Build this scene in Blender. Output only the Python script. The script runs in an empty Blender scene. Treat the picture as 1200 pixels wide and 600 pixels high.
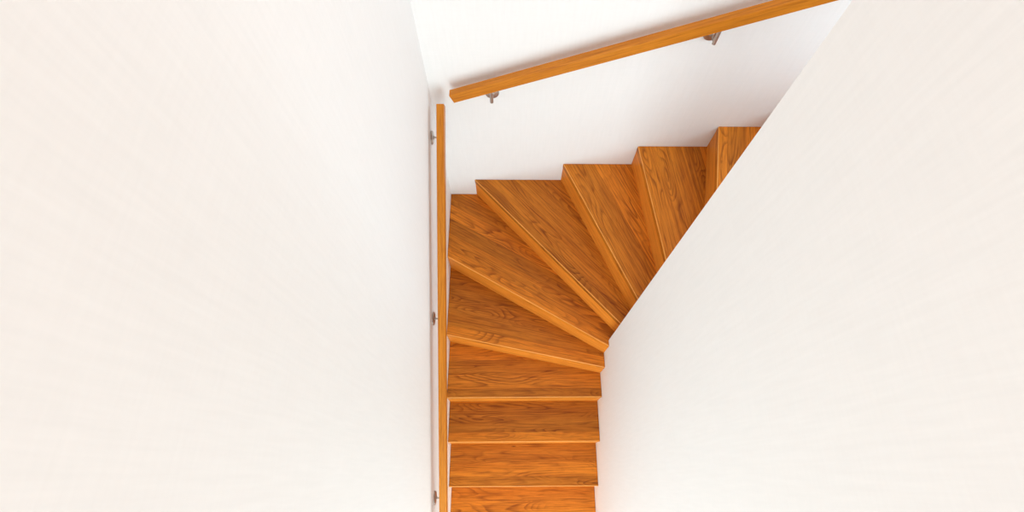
import bpy, bmesh, math, random
from mathutils import Vector, Matrix

scene = bpy.context.scene
C = scene.collection

# ------------------------------------------------------------------ camera
ZC = 4.355                                   # eye height above the lower floor
PITCH, ROLL, FPX = 0.4165, 0.0036, 583.39    # angle from straight down, roll, focal length in px of a 1200 px wide frame
fw = Vector((0, math.sin(PITCH), -math.cos(PITCH)))
up0 = Vector((0, math.cos(PITCH), math.sin(PITCH)))
rt0 = Vector((1, 0, 0))
rt = math.cos(ROLL) * rt0 + math.sin(ROLL) * up0
up = -math.sin(ROLL) * rt0 + math.cos(ROLL) * up0
cam = bpy.data.cameras.new('camera')
cam_o = bpy.data.objects.new('camera', cam)
C.objects.link(cam_o)
m = Matrix((rt, up, -fw)).transposed().to_4x4()
m.translation = Vector((0, 0, ZC))
cam_o.matrix_world = m
cam.sensor_width = 36
cam.lens = 36 * FPX / 1200
cam.clip_start = 0.02
scene.camera = cam_o

# ------------------------------------------------------------------ light and exposure
scene.view_settings.view_transform = 'Standard'
scene.view_settings.look = 'None'
scene.view_settings.gamma = 1
scene.view_settings.use_curve_mapping = False
scene.view_settings.exposure = -0.05

world = bpy.data.worlds.new('world')
scene.world = world
world.use_nodes = True
bg = world.node_tree.nodes['Background']
bg.inputs['Color'].default_value = (1.0, 0.852, 0.777, 1)
bg.inputs['Strength'].default_value = 1.38


def area(name, loc, rot, sx, sy, power, col):
    l = bpy.data.lights.new(name, 'AREA')
    l.shape = 'RECTANGLE'
    l.size, l.size_y = sx, sy
    l.energy = power
    l.color = col
    o = bpy.data.objects.new(name, l)
    o.location = loc
    o.rotation_euler = rot
    C.objects.link(o)
    return o


# daylight from the tall window in front of the foot of the stairs
area('window_daylight', (0.1, -2.6, 1.55), (math.radians(90), 0, 0), 2.0, 2.9, 112, (0.66, 0.91, 1.0))
# daylight coming down the upper flight from the upper floor
area('upper_daylight', (2.4, 1.25, 3.3), (math.radians(55), 0, math.radians(90)), 0.9, 1.0, 20, (0.54, 0.83, 1.0))

# ------------------------------------------------------------------ measured plan (camera above the origin)
A_ = -0.4136          # left wall plane x
B_ = 1.7482           # back wall plane y
W_ = 0.5788           # inner (right) wall plane x
YC = 0.7439           # corner of the inner wall
R_ = 0.18             # riser height


# ------------------------------------------------------------------ node helpers
class NT:
    def __init__(s, name):
        s.m = bpy.data.materials.new(name)
        s.m.use_nodes = True
        s.t = s.m.node_tree
        s.b = s.t.nodes['Principled BSDF']

    def n(s, typ, **kw):
        nd = s.t.nodes.new(typ)
        for k, v in kw.items():
            setattr(nd, k, v)
        return nd

    def put(s, sock, v):
        if isinstance(v, bpy.types.NodeSocket):
            s.t.links.new(v, sock)
        else:
            sock.default_value = v

    def math(s, op, a, b=None, c=None):
        nd = s.n('ShaderNodeMath', operation=op)
        s.put(nd.inputs[0], a)
        if b is not None:
            s.put(nd.inputs[1], b)
        if c is not None:
            s.put(nd.inputs[2], c)
        return nd.outputs[0]

    def comb(s, x, y, z):
        nd = s.n('ShaderNodeCombineXYZ')
        for i, v in enumerate((x, y, z)):
            s.put(nd.inputs[i], v)
        return nd.outputs[0]

    def noise(s, vec, scale, detail=2, rough=0.5, dist=0.0):
        nd = s.n('ShaderNodeTexNoise')
        s.put(nd.inputs['Vector'], vec)
        nd.inputs['Scale'].default_value = scale
        nd.inputs['Detail'].default_value = detail
        nd.inputs['Roughness'].default_value = rough
        nd.inputs['Distortion'].default_value = dist
        return nd.outputs['Fac']

    def ramp(s, f, stops):
        nd = s.n('ShaderNodeValToRGB')
        s.put(nd.inputs[0], f)
        cr = nd.color_ramp
        while len(cr.elements) < len(stops):
            cr.elements.new(0.5)
        for e, (p, c) in zip(cr.elements, stops):
            e.position = p
            e.color = c if len(c) == 4 else (*c, 1)
        return nd.outputs[0]

    def mix(s, f, a, b, blend='MIX'):
        nd = s.n('ShaderNodeMix', data_type='RGBA', blend_type=blend)
        s.put(nd.inputs[0], f)
        s.put(nd.inputs[6], a)
        s.put(nd.inputs[7], b)
        return nd.outputs[2]

    def maprange(s, v, a, b, c, d):
        nd = s.n('ShaderNodeMapRange')
        s.put(nd.inputs[0], v)
        for i, q in enumerate((a, b, c, d)):
            nd.inputs[i + 1].default_value = q
        return nd.outputs[0]


def wood_mat(name, board=0.092, light=(0.66, 0.215, 0.026), mid=(0.52, 0.142, 0.013), dark=(0.27, 0.062, 0.006), figure=1.0, rough=0.42, seam=0.5, vary=(0.74, 1.16)):
    """oiled oak; grain runs along local x, boards glued side by side along local y"""
    k = NT(name)
    tc = k.n('ShaderNodeTexCoord')
    sep = k.n('ShaderNodeSeparateXYZ')
    k.put(sep.inputs[0], tc.outputs['Object'])
    oi = k.n('ShaderNodeObjectInfo')
    x, y, z = sep.outputs
    rnd = k.math('MULTIPLY', oi.outputs['Random'], 37.0)
    yb_ = k.math('DIVIDE', k.math('ADD', y, k.math('MULTIPLY', oi.outputs['Random'], 0.05)), board)
    idx = k.math('FLOOR', yb_)
    fr = k.math('FRACT', yb_)
    wn = k.n('ShaderNodeTexWhiteNoise', noise_dimensions='2D')
    k.put(wn.inputs['Vector'], k.comb(idx, rnd, 0))
    br = wn.outputs['Value']
    off = k.math('MULTIPLY_ADD', br, 23.0, rnd)
    # cathedral figure: contour lines of a stretched noise field
    wob = k.noise(k.comb(k.math('MULTIPLY_ADD', x, 9.0, off), k.math('MULTIPLY', y, 40.0), off), 1.0, 2, 0.5)
    field = k.noise(k.comb(k.math('MULTIPLY_ADD', x, 1.7, off), k.math('MULTIPLY', y, 8.5), k.math('MULTIPLY_ADD', z, 8.5, off)), 1.0, 1.0, 0.4, 0.3)
    field = k.math('MULTIPLY_ADD', wob, 0.035, field)
    lines = k.math('FRACT', k.math('MULTIPLY', field, 17.0))
    cath = k.ramp(lines, [(0.0, (0.05, 0.05, 0.05)), (0.45, (0.2, 0.2, 0.2)), (0.85, (1, 1, 1)), (1.0, (0.05, 0.05, 0.05))])
    where = k.noise(k.comb(k.math('MULTIPLY_ADD', x, 2.6, off), k.math('MULTIPLY', y, 13.0), off), 1.0, 2, 0.5)
    where = k.maprange(where, 0.43, 0.62, 0.08, 1.0)
    # long, nearly parallel growth lines
    wav = k.noise(k.comb(k.math('MULTIPLY_ADD', x, 1.0, off), k.math('MULTIPLY', y, 7.0), off), 1.0, 2, 0.5)
    grow = k.math('FRACT', k.math('ADD', k.math('MULTIPLY', y, 62.0), k.math('MULTIPLY_ADD', wav, 7.0, off)))
    grow = k.ramp(grow, [(0.0, (0, 0, 0)), (0.62, (0.05, 0.05, 0.05)), (0.93, (1, 1, 1)), (1.0, (0, 0, 0))])
    gsel = k.noise(k.comb(k.math('MULTIPLY_ADD', x, 2.0, off), k.math('MULTIPLY', y, 30.0), 5.0), 1.0, 2, 0.5)
    grow = k.math('MULTIPLY', grow, k.maprange(gsel, 0.42, 0.62, 0.08, 0.75))
    # fine fibres and pores
    fib = k.noise(k.comb(k.math('MULTIPLY_ADD', x, 5.0, off), k.math('MULTIPLY', y, 105.0), k.math('MULTIPLY', z, 105.0)), 1.0, 3, 0.6)
    pore = k.noise(k.comb(k.math('MULTIPLY_ADD', x, 14.0, off), k.math('MULTIPLY', y, 330.0), k.math('MULTIPLY', z, 330.0)), 1.0, 2, 0.6)
    band = k.noise(k.comb(k.math('MULTIPLY_ADD', x, 1.3, off), k.math('MULTIPLY', y, 26.0), k.math('MULTIPLY', z, 26.0)), 1.0, 2, 0.5)
    base = k.mix(k.maprange(band, 0.3, 0.7, 0.0, 1.0), (*light, 1), (*mid, 1))
    base = k.mix(k.math('MULTIPLY', k.math('MULTIPLY', cath, where), 0.85 * figure), base, (*dark, 1))
    base = k.mix(k.math('MULTIPLY', grow, 0.7 * figure), base, (*dark, 1))
    base = k.mix(k.maprange(fib, 0.5, 0.72, 0.0, 0.6), base, (*dark, 1))
    base = k.mix(k.maprange(fib, 0.48, 0.2, 0.0, 0.4), base, (*[min(1, c * 1.3) for c in light], 1))
    base = k.mix(k.maprange(pore, 0.56, 0.75, 0.0, 0.5), base, (*dark, 1))
    # the odd small knot
    kn = k.n('ShaderNodeTexVoronoi', feature='F1')
    k.put(kn.inputs['Vector'], k.comb(k.math('MULTIPLY_ADD', x, 3.0, off), k.math('MULTIPLY', y, 7.0), off))
    kn.inputs['Scale'].default_value = 1.0
    base = k.mix(k.maprange(kn.outputs['Distance'], 0.015, 0.06, 0.75 * figure, 0.0), base, (*[c * 0.5 for c in dark], 1))
    if seam:
        ed = k.math('MINIMUM', fr, k.math('SUBTRACT', 1.0, fr))
        base = k.mix(k.maprange(ed, 0.004, 0.016, seam, 0.0), base, (*dark, 1))
    tone = k.maprange(br, 0, 1, *vary)
    hs = k.n('ShaderNodeHueSaturation')
    k.put(hs.inputs['Color'], base)
    k.put(hs.inputs['Value'], tone)
    k.put(k.b.inputs['Base Color'], hs.outputs[0])
    k.b.inputs['Roughness'].default_value = rough
    k.b.inputs['Specular IOR Level'].default_value = 0.2
    bp = k.n('ShaderNodeBump')
    bp.inputs['Strength'].default_value = 0.12
    bp.inputs['Distance'].default_value = 0.001
    k.put(bp.inputs['Height'], fib)
    k.put(k.b.inputs['Normal'], bp.outputs[0])
    return k.m


def wall_mat(name, col=(0.915, 0.895, 0.875)):
    """white woven glass-fibre wallpaper, painted"""
    k = NT(name)
    tc = k.n('ShaderNodeTexCoord')
    sep = k.n('ShaderNodeSeparateXYZ')
    k.put(sep.inputs[0], tc.outputs['Object'])
    x, y, z = sep.outputs
    h = k.math('ADD', x, y)
    warp = k.noise(k.comb(k.math('MULTIPLY', h, 90.0), k.math('MULTIPLY', z, 6.0), 0.0), 1.0, 2, 0.6)
    weft = k.noise(k.comb(k.math('MULTIPLY', h, 9.0), k.math('MULTIPLY', z, 120.0), 3.0), 1.0, 2, 0.6)
    f = k.math('ADD', k.math('MULTIPLY', warp, 0.65), k.math('MULTIPLY', weft, 0.35))
    c = k.mix(k.maprange(f, 0.35, 0.65, 0, 1), (*[v * 0.985 for v in col], 1), (*[min(1, v * 1.015) for v in col], 1))
    k.put(k.b.inputs['Base Color'], c)
    k.b.inputs['Roughness'].default_value = 0.85
    k.b.inputs['Specular IOR Level'].default_value = 0.15
    bp = k.n('ShaderNodeBump')
    bp.inputs['Strength'].default_value = 0.15
    bp.inputs['Distance'].default_value = 0.001
    k.put(bp.inputs['Height'], f)
    k.put(k.b.inputs['Normal'], bp.outputs[0])
    return k.m


def steel_mat():
    k = NT('brushed_steel')
    tc = k.n('ShaderNodeTexCoord')
    f = k.noise(tc.outputs['Object'], 160, 2, 0.5)
    k.put(k.b.inputs['Base Color'], k.ramp(f, [(0.3, (0.42, 0.37, 0.33)), (0.7, (0.52, 0.47, 0.42))]))
    k.b.inputs['Metallic'].default_value = 1.0
    k.put(k.b.inputs['Roughness'], k.maprange(f, 0.3, 0.7, 0.28, 0.4))
    return k.m


M_WALL = wall_mat('white_wall')
M_TREAD = wood_mat('oak_tread', light=(0.72, 0.235, 0.020), mid=(0.58, 0.165, 0.011), dark=(0.21, 0.043, 0.003))
M_RISER = wood_mat('oak_riser', board=0.3, light=(0.86, 0.295, 0.036), mid=(0.76, 0.23, 0.022), dark=(0.42, 0.11, 0.008), figure=0.3, seam=0, vary=(0.95, 1.05))
M_RAIL = wood_mat('oak_rail', board=0.5, light=(0.66, 0.235, 0.020), mid=(0.56, 0.175, 0.011), dark=(0.33, 0.085, 0.008), figure=0.25, rough=0.35, seam=0, vary=(0.95, 1.05))
M_EDGE = wood_mat('oak_edge_highlight', board=0.5, light=(0.90, 0.40, 0.10), mid=(0.84, 0.34, 0.07), dark=(0.6, 0.23, 0.035), figure=0.1, seam=0, rough=0.3, vary=(0.98, 1.02))  # nosing highlight put into the colour: paler oak for the upper bevel
M_FLOOR = wood_mat('oak_floor', board=0.12)
M_STEEL = steel_mat()


# ------------------------------------------------------------------ mesh helpers
def link(name, bm, mat, parent=None, smooth=False):
    bmesh.ops.recalc_face_normals(bm, faces=bm.faces)
    me = bpy.data.meshes.new(name)
    bm.to_mesh(me)
    bm.free()
    me.materials.append(mat)
    if smooth:
        for p in me.polygons:
            p.use_smooth = True
    o = bpy.data.objects.new(name, me)
    C.objects.link(o)
    if parent:
        o.parent = parent
    return o


def prism(pts, z0, z1, bm=None):
    bm = bm or bmesh.new()
    lo = [bm.verts.new((p[0], p[1], z0)) for p in pts]
    hi = [bm.verts.new((p[0], p[1], z1)) for p in pts]
    n = len(pts)
    bm.faces.new(lo[::-1])
    bm.faces.new(hi)
    for i in range(n):
        bm.faces.new((lo[i], lo[(i + 1) % n], hi[(i + 1) % n], hi[i]))
    return bm


def box(bm, x0, x1, y0, y1, z0, z1):
    return prism([(x0, y0), (x1, y0), (x1, y1), (x0, y1)], z0, z1, bm)


def tube(bm, pts, rad, seg=16):
    """round rod swept along a polyline"""
    pts = [Vector(p) for p in pts]
    rings = []
    n0 = None
    for i, p in enumerate(pts):
        t = (pts[min(i + 1, len(pts) - 1)] - pts[max(i - 1, 0)]).normalized()
        if n0 is None:
            n0 = t.orthogonal().normalized()
        n0 = (n0 - t * n0.dot(t)).normalized()
        b = t.cross(n0)
        rings.append([bm.verts.new(p + rad * (math.cos(2 * math.pi * k / seg) * n0 + math.sin(2 * math.pi * k / seg) * b)) for k in range(seg)])
    for a, c in zip(rings, rings[1:]):
        for k in range(seg):
            bm.faces.new((a[k], a[(k + 1) % seg], c[(k + 1) % seg], c[k]))
    bm.faces.new(rings[0][::-1])
    bm.faces.new(rings[-1])
    return bm


def lathe(bm, prof, M, seg=40):
    """profile of (radius, height along local z) placed by matrix M"""
    rings = []
    for r, h in prof:
        if r < 1e-6:
            rings.append([bm.verts.new(M @ Vector((0, 0, h)))])
        else:
            rings.append([bm.verts.new(M @ Vector((r * math.cos(2 * math.pi * k / seg), r * math.sin(2 * math.pi * k / seg), h))) for k in range(seg)])
    for a, c in zip(rings, rings[1:]):
        for k in range(seg):
            k2 = (k + 1) % seg
            if len(a) == 1:
                bm.faces.new((a[0], c[k], c[k2]))
            elif len(c) == 1:
                bm.faces.new((a[k], a[k2], c[0]))
            else:
                bm.faces.new((a[k], a[k2], c[k2], c[k]))
    return bm


def struct(name, bm, mat):
    o = link(name, bm, mat)
    o['kind'] = 'structure'
    return o


# ------------------------------------------------------------------ the setting
Y0 = -1.7            # front end of the stairwell
X1 = 2.9             # end of the upper flight
ZT = 5.3             # ceiling
T = 0.14
struct('wall_left', box(None, A_ - T, A_, Y0, B_ + T, 0, ZT), M_WALL)
struct('wall_back', box(None, A_, X1, B_, B_ + T, 0, ZT), M_WALL)
struct('wall_right', prism([(W_, Y0), (W_ + T, Y0), (W_ + T, YC - T), (X1, YC - T), (X1, YC), (W_, YC)], 0, ZT), M_WALL)
struct('floor', box(None, A_ - T, W_ + T, Y0, B_ + T, -0.15, 0), M_FLOOR)

# ------------------------------------------------------------------ winder staircase
stair = bpy.data.objects.new('winder_staircase', None)
C.objects.link(stair)
stair.location = (0, 0, 0)
stair['label'] = 'winding oak staircase turning right between the white walls'
stair['category'] = 'staircase'

# front edge of each tread, from the outer walls to the inner wall: (outer point, inner point)
SA, SB, SW, SY = A_ + 0.0015, B_ - 0.0015, W_ - 0.0015, YC + 0.0015     # a hair clear of the plaster
fronts = [
    ((SA, -0.592), (SW, -0.592)),      # first step up from the floor (out of frame)
    ((SA, -0.330), (SW, -0.326)),
    ((SA, -0.068), (SW, -0.058)),
    ((SA, 0.1994), (SW, 0.2092)),
    ((SA, 0.4552), (SW, 0.4653)),
    ((SA, 0.8195), (SW, 0.6166)),
    ((SA, 1.2830), (SW, 0.7070)),
    ((-0.2419, SB), (0.6598, SY)),
    ((0.3108, SB), (0.7366, SY)),
    ((0.7259, SB), (0.8297, SY)),
    ((1.1233, SB), (0.9369, SY)),
    ((1.4300, SB), (1.1500, SY)),
    ((1.6900, SB), (1.4300, SY)),
    ((1.9500, SB), (1.7200, SY)),
]
# level of each: the third listed front (i) is 0.72 m up
LEVEL0 = 0.36


TH = 0.040
for i, (po, pi) in enumerate(fronts):
    ztop = LEVEL0 + R_ * i
    if i + 1 < len(fronts):
        qo, qi = fronts[i + 1]
    else:
        qo, qi = (2.35, SB), (2.35, SY)
    # run the tread a little under the riser above it
    lap = 0.018
    n = (Vector(qo) - Vector(po)) * 0 + Vector((-(Vector(qi) - Vector(qo)).y, (Vector(qi) - Vector(qo)).x)).normalized()

    def lapped(p, inner):
        p = Vector(p)
        on_x = abs(p.x - (SW if inner else SA)) < 1e-6
        d = Vector((0, 1)) if on_x else Vector((1, 0))
        return tuple(p + d * (lap / max(0.3, abs(d.dot(n)))))
    qo2, qi2 = lapped(qo, False), lapped(qi, True)
    poly = [po, pi]
    if abs(pi[0] - SW) < 1e-6 and abs(qi[0] - SW) > 1e-6:
        poly.append((SW, SY))
    poly += [qi2, qo2]
    if abs(po[0] - SA) < 1e-6 and abs(qo[0] - SA) > 1e-6:
        poly.append((SA, SB))
    # local frame: x along the front edge, so the grain follows it
    o = Vector(po)
    ax = (Vector(pi) - Vector(po)).normalized()
    ang = math.atan2(ax.y, ax.x)
    inv = Matrix.Rotation(-ang, 2)
    loc = [tuple(inv @ (Vector(p) - o)) for p in poly]
    bm = prism(loc, -TH, 0)
    # softened nosing edges along the front
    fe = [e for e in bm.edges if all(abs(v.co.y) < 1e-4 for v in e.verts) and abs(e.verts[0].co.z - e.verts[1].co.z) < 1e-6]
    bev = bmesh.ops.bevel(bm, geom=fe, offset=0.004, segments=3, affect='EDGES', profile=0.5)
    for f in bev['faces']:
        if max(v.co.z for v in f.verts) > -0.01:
            f.material_index = 1  # painted highlight along the top of the nosing
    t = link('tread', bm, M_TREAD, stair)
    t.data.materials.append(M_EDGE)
    t.location = (po[0], po[1], ztop)
    t.rotation_euler = (0, 0, ang)
    # riser under this front edge, set back a hair
    L = (Vector(pi) - Vector(po)).length
    set_b = 0.0015
    nrm = Vector((-ax.y, ax.x))
    def slide(p, dist):
        on_x = abs(p[0] - SA) < 1e-6 or abs(p[0] - SW) < 1e-6
        d = Vector((0, 1)) if on_x else Vector((1, 0))
        k = dist / d.dot(nrm) if abs(d.dot(nrm)) > 0.2 else dist
        return Vector(p) + d * k
    rp = [slide(po, set_b), slide(pi, set_b), slide(pi, set_b + 0.016), slide(po, set_b + 0.016)]
    loc = [tuple(inv @ (p - o)) for p in rp]
    bm = prism(loc, -R_, -TH)
    rz = link('riser', bm, M_RISER, stair)
    rz.location = (po[0], po[1], ztop)
    rz.rotation_euler = (0, 0, ang)

# lowest riser stands on a plinth step of its own (out of frame)
bm = prism([(0, 0), (SW - SA, 0), (SW - SA, 0.28), (0, 0.28)], -0.04, 0)
t = link('tread', bm, M_TREAD, stair)
t.location = (SA, -0.854, 0.18)
bm = prism([(0, 0.0015), (SW - SA, 0.0015), (SW - SA, 0.0175), (0, 0.0175)], -0.18, -0.04)
t = link('riser', bm, M_RISER, stair)
t.location = (SA, -0.854, 0.18)


# ------------------------------------------------------------------ handrails on brackets
RW, RH = 0.038, 0.055      # rail section


def handrail(label, p0, p1, wall_n, gap, brackets, chamfer=0.003):
    """p0, p1: centre of the rail's top face at its two ends; wall_n points from the wall into the room"""
    p0, p1, wall_n = Vector(p0), Vector(p1), Vector(wall_n)
    root = bpy.data.objects.new('handrail', None)
    C.objects.link(root)
    root.location = p0
    root['label'] = label
    root['category'] = 'handrail'
    root['group'] = 'oak handrails on the stairwell walls'
    d = p1 - p0
    L = d.length
    ax = d.normalized()
    side = wall_n
    upv = ax.cross(side).normalized()
    if upv.z < 0:
        upv = -upv
    bm = bmesh.new()
    bm = box(bm, 0, L, -RW / 2, RW / 2, -RH, 0)
    bmesh.ops.bevel(bm, geom=list(bm.edges), offset=chamfer, segments=3, affect='EDGES', profile=0.5)
    rail = link('rail', bm, M_RAIL, root)
    y_ax = upv.cross(ax)
    rail.matrix_local = Matrix((ax, y_ax, upv)).transposed().to_4x4()
    for s in brackets:
        # s = distance from p0 along the rail's run, dz = drop of the wall plate below the rail's underside
        s_len, drop = s
        under = p0 + ax * s_len - upv * RH           # on the underside of the rail
        plate_c = Vector(under) - wall_n * (gap + RW / 2) - Vector((0, 0, drop))
        q = under - p0
        pc = plate_c - p0
        # thin rod out from the wall plate to a thicker upright pin under the rail
        reach = gap + RW / 2
        corner = pc + wall_n * reach
        bm = tube(bmesh.new(), [pc + wall_n * 0.004, corner], 0.0042)
        tube(bm, [corner - Vector((0, 0, 0.001)), corner + Vector((0, 0, 0.001)), corner + Vector((0, 0, drop + 0.001))], 0.0085)
        arm = link('bracket', bm, M_STEEL, root)
        # round wall plate
        z = wall_n
        xx = Vector((0, 0, 1)).cross(z).normalized()
        yy = z.cross(xx)
        M = Matrix((xx, yy, z)).transposed().to_4x4()
        M.translation = pc
        bm = lathe(bmesh.new(), [(0, 0), (0.035, 0), (0.035, 0.005), (0.033, 0.0085), (0.026, 0.0105), (0.0105, 0.0115), (0.008, 0.016), (0, 0.016)], M)
        pl = link('wall_plate', bm, M_STEEL, arm, False)
        # small saddle screwed to the rail's underside
        M = Matrix((ax, y_ax, upv)).transposed().to_4x4()
        bm = box(bmesh.new(), -0.03, 0.03, -0.012, 0.012, -0.004, 0.0)
        bmesh.ops.bevel(bm, geom=list(bm.edges), offset=0.0015, segments=2, affect='EDGES')
        M.translation = q
        bmesh.ops.transform(bm, matrix=M, verts=bm.verts)
        link('saddle', bm, M_STEEL, arm)
    return root


GAP = 0.042
# along the left wall
sl, zl = 0.533, ZC - 2.796
xl = A_ + GAP + RW / 2


def lpt(y):
    return (xl, y, zl + sl * y)


c_l = math.sqrt(1 + sl * sl)
handrail('oak handrail along the left wall beside the lower treads, on three steel brackets',
         lpt(1.655), lpt(-0.75), (1, 0, 0), GAP,
         [((1.655 - y) * c_l, dr) for y, dr in ((1.552, 0.06), (0.727, 0.06), (-0.134, 0.06))])
# along the back wall
sb, zb = 0.3794, ZC - 1.7585
yb = B_ - GAP - RW / 2


def bpt(x):
    return (x, yb, zb + sb * x)


c_b = math.sqrt(1 + sb * sb)
handrail('oak handrail rising to the right along the back wall above the treads',
         bpt(-0.306), bpt(1.75), (0, -1, 0), GAP,
         [((x + 0.306) * c_b, dr) for x, dr in ((-0.122, 0.082), (0.836, 0.078))])
